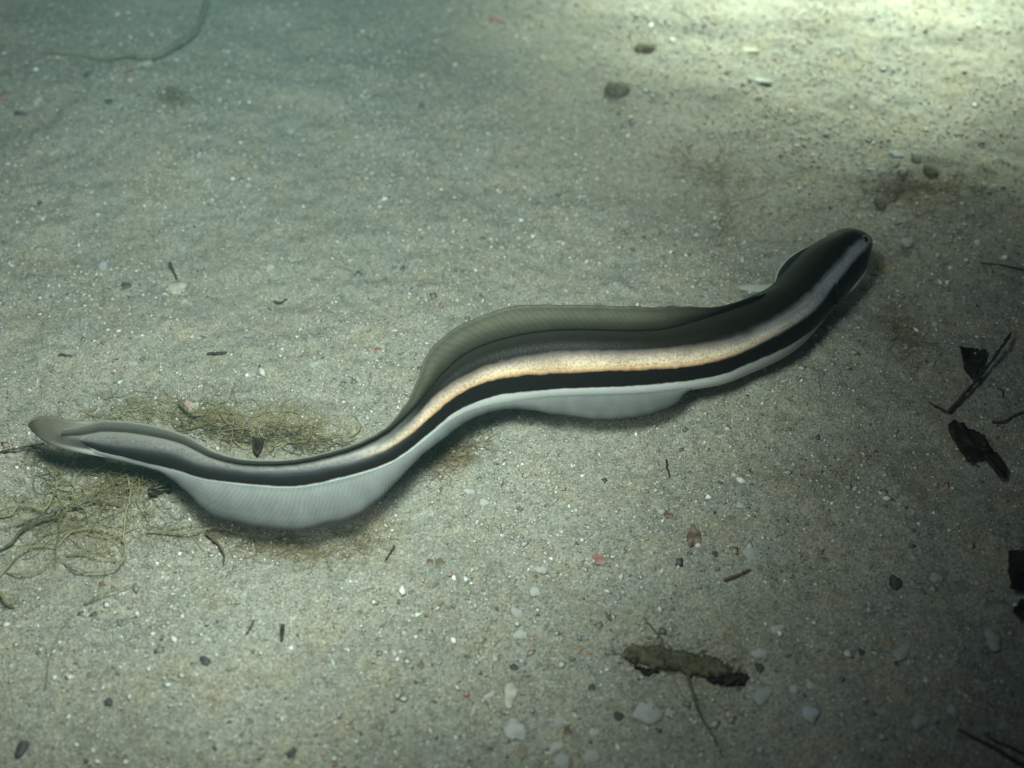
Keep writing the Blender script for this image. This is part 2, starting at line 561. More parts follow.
# rounded snout, tapered tail end
cap = np.sqrt(np.clip(1 - (1 - np.clip(S / 0.030, 0, 1)) ** 2, 0.0, 1)) * 0.985 + 0.015
cap *= np.clip((1 - S) / 0.05, 0.06, 1) ** 0.7
mid = (oT + oB) / 2 * np.clip(S / 0.02, 0, 1)
half = (oT - oB) / 2 * cap
ZC = np.interp(S, [0, 0.1, 0.3, 0.55, 0.7, 0.9, 1.0], [0.026, 0.026, 0.027, 0.027, 0.026, 0.026, 0.027])
ctr2 = cen + nor * mid[:, None]
C3 = np.array([at(p[0], p[1], z) for p, z in zip(ctr2, ZC)])
T3 = np.gradient(C3, axis=0)
for k in range(3): T3[:, k] = gsmooth(T3[:, k], 5)
T3 /= np.linalg.norm(T3, axis=1)[:, None]
lean = np.interp(S, [0, 0.3, 0.6, 0.8, 1], [14, 18, 20, 22, 16])
U3 = np.zeros((NS, 3)); L3 = np.zeros((NS, 3)); N3 = np.zeros((NS, 3))
for i in range(NS):
    N3[i] = RT * nor[i, 0] - UPV * nor[i, 1]
    u = np.array([0, math.sin(R(lean[i])), math.cos(R(lean[i]))]) * 0.75 + N3[i] * 0.35
    u -= T3[i] * (u @ T3[i]); u /= np.linalg.norm(u)
    l = np.cross(T3[i], u)
    if l @ FW > 0: l = -l                       # towards the viewer's flank
    U3[i], L3[i] = u, l
PX = np.array([mm_px(c) for c in C3])
asp = np.interp(S, [0, 0.06, 0.16, 0.3, 0.6, 0.8, 1.0], [0.80, 0.80, 0.74, 0.62, 0.60, 0.55, 0.30])
cu = np.einsum('ij,ij->i', U3, N3); cl = np.einsum('ij,ij->i', L3, N3)
A = half * PX / np.sqrt(cu ** 2 + (asp * cl) ** 2)
Bx = A * asp


def surf(i, phi, off=0.0):
    """Point on ring i (float index) at angle phi from the back ridge; positive phi = near flank."""
    i0 = int(min(max(i, 0), NS - 1.001)); f = i - i0
    g = lambda a: a[i0] * (1 - f) + a[i0 + 1] * f
    ex = 0.92
    cp, sp = math.cos(phi), math.sin(phi)
    ca = math.copysign(abs(cp) ** ex, cp); sa = math.copysign(abs(sp) ** ex, sp)
    return g(C3) + g(U3) * (g(A) + off) * ca + g(L3) * (g(Bx) + off) * sa


def band_at(i, p):
    pr = A[i] * cu[i], Bx[i] * cl[i]
    H = half[i] * PX[i]
    kn = np.array([oT[i] + 1.0, oT[i], o1[i], o2[i], o3[i], oB[i], oB[i] - 1])
    kn = (kn - mid[i]) / max((oT[i] - oB[i]) / 2, 0.3)
    kn = np.minimum.accumulate(kn - np.arange(7) * 1e-4)
    phi_top = math.atan2(pr[1], pr[0])
    q = abs(p)
    t = (pr[0] * math.cos(q) + pr[1] * math.sin(q)) / max(H, 1e-9)
    if q < phi_top: t = 1.0                      # over the ridge
    if q > math.pi + phi_top: t = -1.0
    return float(np.interp(-t, -kn, [0, 0, 0.25, 0.5, 0.75, 1, 1]))


phis = np.linspace(-math.pi, math.pi, NP, endpoint=False)
V, band, along = [], [], []
for i in range(NS):
    for p in phis:
        V.append(surf(i, p)); band.append(band_at(i, p)); along.append(S[i])
F = grid_faces(NS, NP, True)
F.append(tuple(range(NP))[::-1]); F.append(tuple((NS - 1) * NP + k for k in range(NP)))


def fish_skin():
    m, nt, b = mat("eel_skin")
    a = nt.nodes.new("ShaderNodeAttribute"); a.attribute_name = "band"
    s = nt.nodes.new("ShaderNodeAttribute"); s.attribute_name = "along"
    wob = noise(nt, 150, 4, 0.6)
    sc = noise(nt, 900, 2, 0.5)
    add = nt.nodes.new("ShaderNodeMath"); add.operation = 'MULTIPLY_ADD'
    nt.links.new(wob.outputs["Fac"], add.inputs[0]); add.inputs[1].default_value = 0.06
    sub = nt.nodes.new("ShaderNodeMath"); sub.operation = 'ADD'; sub.inputs[1].default_value = -0.03
    nt.links.new(a.outputs["Fac"], sub.inputs[0]); nt.links.new(sub.outputs[0], add.inputs[2])
    bnd = add.outputs[0]
    dk, dk2 = (0.010, 0.0075, 0.005), (0.010, 0.008, 0.008)
    wh = (0.66, 0.68, 0.66)
    front = ramp(nt, bnd, [(0.0, (0.026, 0.024, 0.017)), (0.12, dk), (0.23, dk), (0.295, (0.24, 0.20, 0.17)), (0.355, (0.60, 0.49, 0.40)), (0.43, (1.0, 0.80, 0.57)), (0.474, (0.84, 0.56, 0.34)), (0.52, dk2), (0.735, dk2), (0.765, wh), (1.0, (0.68, 0.70, 0.68))])  # bright gold low on the stripe is a glint painted into the colour
    head = ramp(nt, bnd, [(0.0, (0.030, 0.029, 0.022)), (0.12, dk), (0.20, dk), (0.27, (0.26, 0.28, 0.29)), (0.40, (0.42, 0.46, 0.48)), (0.48, (0.32, 0.36, 0.37)), (0.54, dk2), (0.735, dk2), (0.775, (0.26, 0.27, 0.25)), (1.0, (0.34, 0.34, 0.31))])  # grey-blue head stripe: the dimmer light there is put into its colour
    tail = ramp(nt, bnd, [(0.0, (0.16, 0.158, 0.14)), (0.15, (0.18, 0.178, 0.162)), (0.40, (0.195, 0.195, 0.185)), (0.49, (0.15, 0.158, 0.165)), (0.56, (0.045, 0.045, 0.05)), (0.62, (0.018, 0.016, 0.016)), (0.735, dk2), (0.775, wh), (1.0, wh)])
    f1 = ramp(nt, s.outputs["Fac"], [(0.10, (0, 0, 0)), (0.24, (1, 1, 1))])
    f2 = ramp(nt, s.outputs["Fac"], [(0.565, (0, 0, 0)), (0.66, (1, 1, 1))])
    c = mix(nt, f1.outputs[0], head.outputs[0], front.outputs[0])
    c = mix(nt, f2.outputs[0], c, tail.outputs[0])
    # fine scale mottle inside the pale stripe
    mt = ramp(nt, sc.outputs["Fac"], [(0.32, (0.68, 0.64, 0.60)), (0.50, (1.0, 0.98, 0.95)), (0.66, (1.22, 1.20, 1.16))])
    ln = noise(nt, 38, 3, 0.5)
    lr = ramp(nt, ln.outputs["Fac"], [(0.34, (0.80, 0.78, 0.78)), (0.52, (1, 1, 1)), (0.68, (1.15, 1.15, 1.15))])
    cm = mix(nt, 1.0, c, mt.outputs[0], 'MULTIPLY')
    cm = mix(nt, 1.0, cm, lr.outputs[0], 'MULTIPLY')
    mr = ramp(nt, bnd, [(0.0, (0, 0, 0)), (0.25, (0, 0, 0)), (0.32, (0.30, 0.30, 0.30)), (0.45, (0.40, 0.40, 0.40)), (0.52, (0, 0, 0)), (1.0, (0, 0, 0))])
    mk = nt.nodes.new("ShaderNodeMath"); mk.operation = 'MULTIPLY_ADD'
    nt.links.new(mr.outputs[0], mk.inputs[0]); mk.inputs[1].default_value = 2.2; mk.inputs[2].default_value = 0.12
    c = mix(nt, mk.outputs[0], c, cm)
    nt.links.new(c, b.inputs["Base Color"])
    inv = nt.nodes.new("ShaderNodeMath"); inv.operation = 'SUBTRACT'; inv.inputs[0].default_value = 1.0
    nt.links.new(f2.outputs[0], inv.inputs[1])
    mm = nt.nodes.new("ShaderNodeMath"); mm.operation = 'MULTIPLY'
    nt.links.new(mr.outputs[0], mm.inputs[0]); nt.links.new(inv.outputs[0], mm.inputs[1])
    nt.links.new(mm.outputs[0], b.inputs["Metallic"])
    b.inputs["Roughness"].default_value = 0.38
    b.inputs["Specular IOR Level"].default_value = 0.11
    b.inputs["Subsurface Weight"].default_value = 0.3
    b.inputs["Subsurface Scale"].default_value = 0.004
    bump(nt, b, sc.outputs["Fac"], 0.2, 0.0005)
    return m


def fin_material(name, c_base, c_mid, c_edge, alpha_base, alpha_edge, ray_scale, edge_at=0.86, mid_at=0.30, tint=None, to_grey=None, blend=0.3, ray=0.06):
    m, nt, b = mat(name)
    v = nt.nodes.new("ShaderNodeAttribute"); v.attribute_name = "across"
    s = nt.nodes.new("ShaderNodeAttribute"); s.attribute_name = "along"
    col = ramp(nt, v.outputs["Fac"], [(0.0, c_base), (0.08, c_base), (mid_at * 0.6, tuple((1 - blend) * x + blend * y for x, y in zip(c_base, c_mid))), (mid_at, c_mid), (max(edge_at, mid_at + 0.02), c_mid), (0.98, c_edge)])
    skew = nt.nodes.new("ShaderNodeMath"); skew.operation = 'MULTIPLY_ADD'
    nt.links.new(v.outputs["Fac"], skew.inputs[0]); skew.inputs[1].default_value = -0.022
    wn_ = noise(nt, 90, 3)
    sk = nt.nodes.new("ShaderNodeMath"); sk.operation = 'MULTIPLY_ADD'; sk.inputs[1].default_value = 0.012
    nt.links.new(wn_.outputs["Fac"], sk.inputs[0]); nt.links.new(s.outputs["Fac"], sk.inputs[2])
    nt.links.new(sk.outputs[0], skew.inputs[2])
    mul = nt.nodes.new("ShaderNodeMath"); mul.operation = 'MULTIPLY'; mul.inputs[1].default_value = ray_scale
    nt.links.new(skew.outputs[0], mul.inputs[0])
    sn = nt.nodes.new("ShaderNodeMath"); sn.operation = 'SINE'
    nt.links.new(mul.outputs[0], sn.inputs[0])
    mp = nt.nodes.new("ShaderNodeMapRange"); mp.inputs[1].default_value = -1; mp.inputs[2].default_value = 1
    mp.inputs[3].default_value = 1 - ray; mp.inputs[4].default_value = 1 + ray * 0.6
    nt.links.new(sn.outputs[0], mp.inputs[0])
    n = noise(nt, 120, 4)
    nr = ramp(nt, n.outputs["Fac"], [(0.3, (0.85, 0.85, 0.85)), (0.7, (1.1, 1.1, 1.1))])
    c = mix(nt, 1.0, col.outputs[0], nr.outputs[0], 'MULTIPLY')
    gm = nt.nodes.new("ShaderNodeVectorMath"); gm.operation = 'SCALE'
    nt.links.new(c, gm.inputs[0]); nt.links.new(mp.outputs[0], gm.inputs["Scale"])
    out = gm.outputs[0]
    if tint:
        tr = ramp(nt, s.outputs["Fac"], tint)
        out = mix(nt, 1.0, out, tr.outputs[0], 'MULTIPLY')
    if to_grey:
        gr = ramp(nt, s.outputs["Fac"], [(0.60, (0, 0, 0)), (0.74, (1, 1, 1))])
        out = mix(nt, gr.outputs[0], out, to_grey)
    nt.links.new(out, b.inputs["Base Color"])
    al = ramp(nt, v.outputs["Fac"], [(0.0, (alpha_base,) * 3), (0.5, ((alpha_base + alpha_edge) / 2,) * 3), (1.0, (alpha_edge,) * 3)])
    nt.links.new(al.outputs[0], b.inputs["Alpha"])
    b.inputs["Roughness"].default_value = 0.55
    b.inputs["Specular IOR Level"].default_value = 0.3
    b.inputs["Transmission Weight"].default_value = 0.0
    bump(nt, b, sn.outputs[0], 0.06, 0.0005)
    return m


M_SKIN = fish_skin()
M_DORSAL = fin_material("dorsal_membrane", (0.034, 0.030, 0.021), (0.120, 0.118, 0.084), (0.065, 0.062, 0.043), 0.98, 0.86, 900, 0.74, 0.60, [(0.15, (0.16, 0.16, 0.16)), (0.22, (0.40, 0.40, 0.40)), (0.31, (0.85, 0.85, 0.85)), (0.42, (1, 1, 1))], (0.22, 0.218, 0.195), 0.42, 0.10)
M_ANAL = fin_material("anal_membrane", (0.205, 0.218, 0.21), (0.125, 0.136, 0.132), (0.045, 0.045, 0.04), 0.86, 0.50, 1250, 0.72, 0.6, [(0.36, (0.75, 0.75, 0.75)), (0.60, (0.95, 0.95, 0.95)), (0.8, (1, 1, 1))], None, 0.6, 0.08)
def tail_material():
    m, nt, b = mat("tail_membrane")
    v = nt.nodes.new("ShaderNodeAttribute"); v.attribute_name = "along"
    u = nt.nodes.new("ShaderNodeAttribute"); u.attribute_name = "across"
    c = ramp(nt, v.outputs["Fac"], [(0.0, (0.17, 0.165, 0.145)), (0.30, (0.19, 0.188, 0.172)), (0.50, (0.17, 0.172, 0.17)), (0.60, (0.06, 0.058, 0.06)), (0.68, (0.022, 0.02, 0.02)), (0.82, (0.03, 0.028, 0.028)), (0.90, (0.30, 0.31, 0.295)), (1.0, (0.32, 0.33, 0.31))])
    f = ramp(nt, u.outputs["Fac"], [(0.25, (0, 0, 0)), (0.72, (1, 1, 1))])
    n = noise(nt, 150, 4)
    br = ramp(nt, n.outputs["Fac"], [(0.3, (0.115, 0.10, 0.078)), (0.7, (0.17, 0.155, 0.125))])
    nt.links.new(mix(nt, f.outputs[0], c.outputs[0], br.outputs[0]), b.inputs["Base Color"])
    al = ramp(nt, u.outputs["Fac"], [(0.3, (1, 1, 1)), (1.0, (0.72, 0.72, 0.72))])
    nt.links.new(al.outputs[0], b.inputs["Alpha"])
    b.inputs["Roughness"].default_value = 0.5
    b.inputs["Specular IOR Level"].default_value = 0.2
    return m


M_TAIL = tail_material()
M_PEC = fin_material("pectoral_membrane", (0.34, 0.36, 0.32), (0.36, 0.38, 0.34), (0.30, 0.31, 0.28), 0.85, 0.6, 60, 0.9)
M_FLAP = fin_material("flap_skin", (0.02, 0.022, 0.024), (0.03, 0.034, 0.038), (0.03, 0.034, 0.038), 1.0, 1.0, 20, 0.9)
M_EYE = simple("eye_ball", (0.006, 0.007, 0.008), (0.012, 0.013, 0.015), 800, 0.12, 0, 0, 0.6)
M_IRIS = simple("eye_ring", (0.16, 0.17, 0.17), (0.26, 0.27, 0.26), 1500, 0.4, 0, 0, 0.5)
M_JAW = simple("jaw_skin", (0.40, 0.42, 0.42), (0.56, 0.58, 0.57), 500, 0.45, 0.2, 0.0004)
M_GILL = simple("gill_skin", (0.015, 0.017, 0.020), (0.03, 0.034, 0.04), 400, 0.35, 0.2, 0.0004, 0.5)

fish = bpy.data.objects.new("striped_eel", None)
fish.empty_display_size = 0.02
COL.objects.link(fish)
base = C3[NS // 2] * np.array([1, 1, 0])
fish.location = base
tag(fish, "long dark eel-like fish with a golden side stripe gliding just over the sand", "eel")


def fish_part(name, V, F, material, attrs=None, parent=None):
    V = np.asarray(V, float) - base
    o = mesh_obj(name, V, F, material)
    o.parent = parent or fish
    for k, vals in (attrs or {}).items():
        a = o.data.attributes.new(k, 'FLOAT', 'POINT'); a.data.foreach_set("value", np.asarray(vals, np.float32))
    return o


body = fish_part("body", V, F, M_SKIN, {"band": band, "along": along})


def fin_strip(name, off_edge, i0, i1, phi_of, zfun, material, rows=9, thick=0.0005, ripple=0.0):
    V, ac, al = [], [], []
    idx = np.arange(i0, i1 + 1)
    for i in idx:
        b0 = surf(i, phi_of(i), -0.0003)
        e2 = cen[i] + nor[i] * off_edge[i]
        e = at(e2[0], e2[1], zfun(i, b0))
        for r in range(rows):
            v = r / (rows - 1)
            p = b0 * (1 - v) + e * v
            p = p + L3[i] * (math.sin(v * math.pi) * 0.0008 + ripple * v * math.sin(i * 0.9))
            V.append(p); ac.append(v); al.append(S[i])
    o = fish_part(name, V, grid_faces(len(idx), rows), material, {"across": ac, "along": al})
    m = o.modifiers.new("thickness", 'SOLIDIFY'); m.thickness = thick; m.offset = 0
    return o


oD = offsets(dor_px)
d0 = int(np.where(~np.isnan(oD))[0][0]); d0 = max(d0, int(np.searchsorted(-cen[:, 0], -772)))
oD = filled(np.where(np.isnan(oD), np.nan, oD), 2)
oD = np.maximum(oD, oT + 0.8)
ramp_in = np.clip((np.arange(NS) - d0) / 30.0, 0, 1)
oD = oT + (oD - oT) * ramp_in * np.clip((1.0 - S) / 0.05, 0, 1) * (1 + 0.05 * gsmooth(rng.normal(0, 1, NS), 2))
fin_strip("dorsal_fin", oD, d0, NS - 3, lambda i: 0.0,
          lambda i, b0: b0[2] + 0.007 + 0.55 * max(oD[i] - oT[i], 0) * PX[i], M_DORSAL, ripple=0.00012)

oA = offsets(anal_px)
a0 = int(np.where(~np.isnan(oA))[0][0]); a0 = max(a0, int(np.searchsorted(-cen[:, 0], -692)))
oA = filled(oA, 2)
oA = np.minimum(oA, oB - 0.8)
ramp_in = np.clip((np.arange(NS) - a0) / 5.0, 0, 1)
oA = oB + (oA - oB) * ramp_in * (1 + 0.05 * gsmooth(rng.normal(0, 1, NS), 2)) * np.clip((0.985 - S) / 0.05, 0, 1)
def belly_phi(i):
    want = float(np.interp(S[i], [0.45, 0.62, 0.82, 0.9], [0.95, 0.80, 0.82, 0.95]))
    q = np.linspace(1.2, 3.0, 90)
    b_ = np.array([band_at(i, x) for x in q])
    k = np.argmax(b_ >= want) if (b_ >= want).any() else 70
    return float(q[k])


bphi = gsmooth(np.array([belly_phi(i) for i in range(NS)]), 4)
fin_strip("anal_fin", oA, a0, NS - 3, lambda i: float(bphi[i]),
          lambda i, b0: max(0.0055, b0[2] - 0.002 - 0.30 * max(oB[i] - oA[i], 0) * PX[i]), M_ANAL, ripple=0.00012)

# tail fin: a rounded paddle past the end of the body
tl_top = [(112, 421.5), (95, 421), (75, 420.5), (58, 416.5), (46, 416), (37, 418), (32.5, 421), (31, 424)]
tl_bot = [(112, 459), (95, 455.5), (75, 450.5), (58, 446), (46, 440), (38, 433), (33, 428), (31, 425.5)]
ta, tb = catmull([(x, y, 0) for x, y in tl_top], 30), catmull([(x, y, 0) for x, y in tl_bot], 30)
V, ac, al = [], [], []
for i in range(30):
    for r in range(13):
        v = r / 12
        q = ta[i] * (1 - v) + tb[i] * v
        zt = ZC[-1] + (0.5 - v) * 0.010
        p = at(q[0], q[1], zt)
        w_ = min(i / 15, 1.0); w_ = w_ * w_ * (3 - 2 * w_)
        p = p - FW * (0.0045 * w_ - 0.0016)
        V.append(p); ac.append(i / 29 * 0.99); al.append(v)
tf = fish_part("tail_fin", V, grid_faces(30, 13), M_TAIL, {"across": ac, "along": al})
m = tf.modifiers.new("thickness", 'SOLIDIFY'); m.thickness = 0.0007; m.offset = 0


def ring_at(px):                                  # ring whose centre passes a given column
    return float(np.interp(-px, -cen[:, 0], np.arange(NS)))


# eyes, one on each flank, each with its pale ring
for sgn in (1, -1):
    i = ring_at(856)
    ph = 1.02 * sgn
    p = surf(i, ph, -0.0004)
    nrm = surf(i, ph, 0.001) - p; nrm /= np.linalg.norm(nrm)
    bm = bmesh.new(); bmesh.ops.create_uvsphere(bm, u_segments=16, v_segments=10, radius=0.0019)
    Ve = [np.array(v.co) + p for v in bm.verts]; Fe = [[v.index for v in f.verts] for f in bm.faces]; bm.free()
    eye = fish_part("eye", Ve, Fe, M_EYE)
    a = np.cross(nrm, [0.3, 0.2, 0.9]); a /= np.linalg.norm(a); b_ = np.cross(nrm, a)
    ringp = [p + nrm * 0.0008 + 0.0019 * (math.cos(t) * a + math.sin(t) * b_) for t in np.linspace(0, 2 * math.pi, 19)]
    Vr, Fr = tube_geo(ringp, 0.00035, 6)
    fish_part("eye_ring", Vr, Fr, M_IRIS, parent=None).parent = eye

# jaw edge, gill covers
for sgn in (1, -1):
    P = []
    for i in np.linspace(ring_at(870), ring_at(829), 24):
        k = int(i)
        P.append(surf(i, sgn * (math.pi + math.atan2(Bx[k] * cl[k], A[k] * cu[k]) - 0.25), 0.0003))
    Vj, Fj = tube_geo(P, np.interp(np.linspace(0, 1, 24), [0, 0.2, 0.8, 1], [0.0003, 0.0008, 0.0008, 0.0003]), 7)
    fish_part("jaw_edge", Vj, Fj, M_JAW)
    i0, i1 = ring_at(846), ring_at(820)
    Vg, gb, ga = [], [], []
    for u in np.linspace(0, 1, 16):
        for w in np.linspace(0, 1, 15):
            ph = 1.30 + 1.05 * w
            ii = i0 + (i1 - i0 + 4 * math.sin(math.pi * w)) * u
            lift = -0.0006 + 0.0019 * u ** 1.4 * max(math.sin(math.pi * w), 0.0) ** 0.7
            Vg.append(surf(ii, sgn * ph, lift)); gb.append(band_at(int(round(ii)), ph)); ga.append(S[int(round(ii))])
    g = fish_part("gill_cover", Vg, grid_faces(16, 15), M_SKIN, {"band": gb, "along": ga})
    m = g.modifiers.new("thickness", 'SOLIDIFY'); m.thickness = 0.0003; m.offset = -1

# far pectoral fin, folded against the back of the head, and its translucent trailing blade
def blade(name, pix_a, pix_b, za, zb, material, n=24, rows=7, thick=0.0004):
    a_ = catmull([(x, y, 0) for x, y in pix_a], n); b_ = catmull([(x, y, 0) for x, y in pix_b], n)
    V, ac, al = [], [], []
    for i in range(n):
        for r in range(rows):
            v = r / (rows - 1)
            q = a_[i] * (1 - v) + b_[i] * v
            V.append(at(q[0], q[1], (za * (1 - v) + zb * v))); ac.append(i / (n - 1)); al.append(v)
    o = fish_part(name, V, grid_faces(n, rows), material, {"across": ac, "along": al})
    m = o.modifiers.new("thickness", 'SOLIDIFY'); m.thickness = thick; m.offset = 0
    return o


blade("pectoral_fin", [(778, 282), (765, 284.5), (750, 284.5), (736, 285.5)], [(772, 292), (762, 292.5), (748, 291), (734, 288)], 0.020, 0.018, M_PEC)
rim = [(814, 244.5), (800, 250.5), (788, 259), (779, 270), (775.5, 280), (773.5, 287)]
blade("gill_flap", rim, [(822, 250), (812, 258), (802, 268), (794, 278), (788, 286), (782, 292)], 0.029, 0.022, M_FLAP, n=24, rows=7, thick=0.001)

Pr = catmull([(x, y, 0) for x, y in rim], 24)
Vr, Fr = tube_geo([at(p[0], p[1], 0.0295) for p in Pr], np.interp(np.linspace(0, 1, 24), [0, 0.3, 0.8, 1], [0.0001, 0.0003, 0.0003, 0.0001]), 6)
fish_part("gill_rim", Vr, Fr, M_JAW)

# ------------------------------------------------------------------ weed, twigs and leaf scraps
Z6 = lambda pts: [(820 + x / 3.84, 300 + y / 3.84) for x, y in pts]
scrap("leaf_scrap", Z6([(490, 480), (520, 458), (550, 470), (560, 495), (600, 500), (630, 520), (650, 560), (690, 600), (717, 640), (715, 684), (690, 680), (668, 630), (630, 605), (590, 605), (570, 617), (540, 580), (510, 530)]),
      M_BLACK, "torn black leaf scrap lying under the lower end of the dark straight twig", "leaf", seed=3)
scrap("leaf_scrap", Z6([(538, 180), (582, 184), (640, 196), (622, 240), (600, 292), (580, 302), (555, 262)]),
      M_BLACK, "small triangular black leaf scrap standing beside the upper half of the dark straight twig", "leaf", seed=5, lift=0.001, curl=0.006)
stick("twig", Z6([(737, 123), (700, 178), (640, 260), (560, 358), (505, 420), (486, 430)]), 3.6, M_TWIG, "long straight dark twig between two black leaf scraps", "twig", lift=lambda t: 0.009 - 0.007 * t, taper=(0.8, 1.1), n=30)
stick("twig", Z6([(484, 424), (455, 412), (420, 392)]), 2.6, M_TWIG, "short hooked dark twig touching the lower end of the long straight twig", "twig", lift=0.002)
stick("twig", Z6([(660, 470), (700, 468), (745, 445), (800, 425)]), 3.2, M_BRTWIG, "crumbly brown twig right of the large black leaf scrap", "twig")
scrap("leaf_scrap", [(1009, 552), (1018, 550), (1030, 551), (1034, 575), (1026, 592), (1012, 589), (1008, 572)], M_BLACK, "black leaf scrap cut by the right picture edge, upper of two", "leaf", seed=8)
scrap("leaf_scrap", [(1013, 611), (1022, 598), (1034, 597), (1034, 618), (1019, 617)], M_BLACK, "black leaf scrap cut by the right picture edge, lower of two", "leaf", seed=9)
stick("twig", [(956, 729), (975, 738), (1000, 752), (1034, 772)], 4.2, M_TWIG, "dark forked stalk in the dim lower right corner, outer of two", "twig", taper=(0.5, 1.2))
stick("twig", [(982, 733), (1000, 743), (1034, 758)], 3.0, M_TWIG, "thin dark stalk in the dim lower right corner, upper of two", "twig", taper=(0.5, 1.2))
stick("twig", [(980, 263), (995, 264), (1010, 267), (1032, 273)], 2.4, M_TWIG, "thin dark twig at the right edge level with the fish head", "twig", taper=(0.6, 1.1))
stick("twig", [(724, 580), (736, 576), (751, 569)], 4.0, M_BRTWIG, "short brown twig just below the round pale shell chip", "twig")
stick("twig", [(666, 459), (667, 466), (670, 478)], 2.2, M_TWIG, "tiny black splinter on the sand below the middle of the fish", "twig")
stick("twig", [(395, 545), (391, 552), (385, 561)], 2.0, M_TWIG, "tiny dark splinter right of the pale belly fin tip", "twig")
stick("twig", [(283, 624), (282, 632), (281, 641)], 4.0, M_TWIG, "short upright dark splinter on the sand below the belly fin", "twig", taper=(1, 0.9))
stick("twig", [(254, 620), (250, 628), (246, 635)], 2.2, M_BRTWIG, "thin brown splinter left of the short upright dark splinter", "twig")
stick("twig", [(207, 354), (217, 353.5), (227, 352.5)], 4.2, M_TWIG, "dark flat splinter on open sand above the tail", "twig", taper=(0.8, 0.8))
stick("twig", [(58, 354), (65, 355), (72, 356)], 2.6, M_BRTWIG, "thin brown splinter at the left on open sand", "twig")
stick("twig", [(169, 263), (173, 270), (177, 279)], 3.0, M_TWIG, "dark splinter leaning on the largest cream shell chip", "twig", lift=0.003)
stick("twig", [(274, 301), (280, 303), (287, 299)], 3.0, M_TWIG, "small black chip of wood on the sand above the fish tail bend", "twig")
stick("curved_stem", [(44, 53), (52, 53), (76, 55), (105, 59), (126, 55), (152, 57), (176, 45), (193, 34), (202, 18), (207, 0), (209, -14)], 4.6, M_TANSTEM, "curved tan stem half sunk in sand at the upper left", "stem", lift=0.0022, taper=(0.5, 1.5), n=60)
stick("curved_stem", [(108, 61), (128, 57.5), (153, 60), (178, 48.5), (195, 36), (204, 18), (209, 2)], 2.4, M_TWIG, "added thin dark strip along the underside of the curved tan stem", "stem", lift=0.0012, taper=(0.8, 1.3), n=50)  # added strip that gives the stem its dark underside

weed = bpy.data.objects.new("seaweed_frond", None); COL.objects.link(weed)
weed.empty_display_size = 0.01
wb = ground(685, 664); weed.location = wb
tag(weed, "ragged olive seaweed frond with a long thin stalk lying on pale shell sand", "seaweed")


def weed_part(o, name):
    o.location = Vector(o.location) - Vector(wb); o.parent = weed
    for k in ('label', 'category'):
        if k in o: del o[k]
    return o


def ribbon(name, up, lo, material, lift, seed, n=56, rows=9, thick=0.0009):
    r2 = np.random.default_rng(seed)
    a_ = catmull([(x, y, 0) for x, y in up], n)[:, :2] + r2.normal(0, 0.7, (n, 2))
    b_ = catmull([(x, y, 0) for x, y in lo], n)[:, :2] + r2.normal(0, 0.9, (n, 2))
    V = []
    for i in range(n):
        for r in range(rows):
            v = r / (rows - 1)
            q = a_[i] * (1 - v) + b_[i] * v
            V.append(ground(q[0], q[1], 0.0004 + lift * (0.35 + math.sin(math.pi * v) + 1.3 * float(vnoise(q[0] * 0.15 + seed, q[1] * 0.2)) + 0.8 * float(vnoise(q[0] * 0.5 + seed, q[1] * 0.5)))))
    o = recentre(mesh_obj(name, V, grid_faces(n, rows), material))
    m = o.modifiers.new("thickness", 'SOLIDIFY'); m.thickness = thick; m.offset = 1
    return o


weed_part(ribbon("blade", [(623, 653), (632, 644), (645, 646), (657, 645), (672, 650), (686, 651), (700, 656), (714, 657), (724, 662), (733, 671)],
                 [(623, 658), (631, 662), (640, 664), (652, 668), (664, 670), (677, 671), (698, 676), (714, 679), (724, 677), (733, 673)], M_WEED, 0.0022, 21), "blade")
weed_part(ribbon("blade", [(634, 664), (642, 667), (650, 668), (660, 669)], [(634, 668), (642, 673), (650, 674), (660, 672)], M_BLACK, 0.0012, 25, n=16, rows=5), "blade")
weed_part(ribbon("blade", [(706, 675), (718, 673), (731, 672), (746, 674)], [(706, 680), (718, 684), (731, 686), (745, 686)], M_BLACK, 0.0016, 23, n=24, rows=6), "blade")
weed_part(stick("stalk", [(686, 672), (692, 690), (698, 709), (706, 724), (715, 740), (723, 757)], 2.6, M_WEED, None, None, lift=0.001, taper=(1.6, 0.5), n=34), "stalk")
weed_part(stick("stalk", [(664, 648), (660, 637), (652, 627), (643, 617)], 2.0, M_WEED, None, None, lift=0.001, taper=(1.2, 0.5), n=20), "stalk")

# ------------------------------------------------------------------ filamentous algae


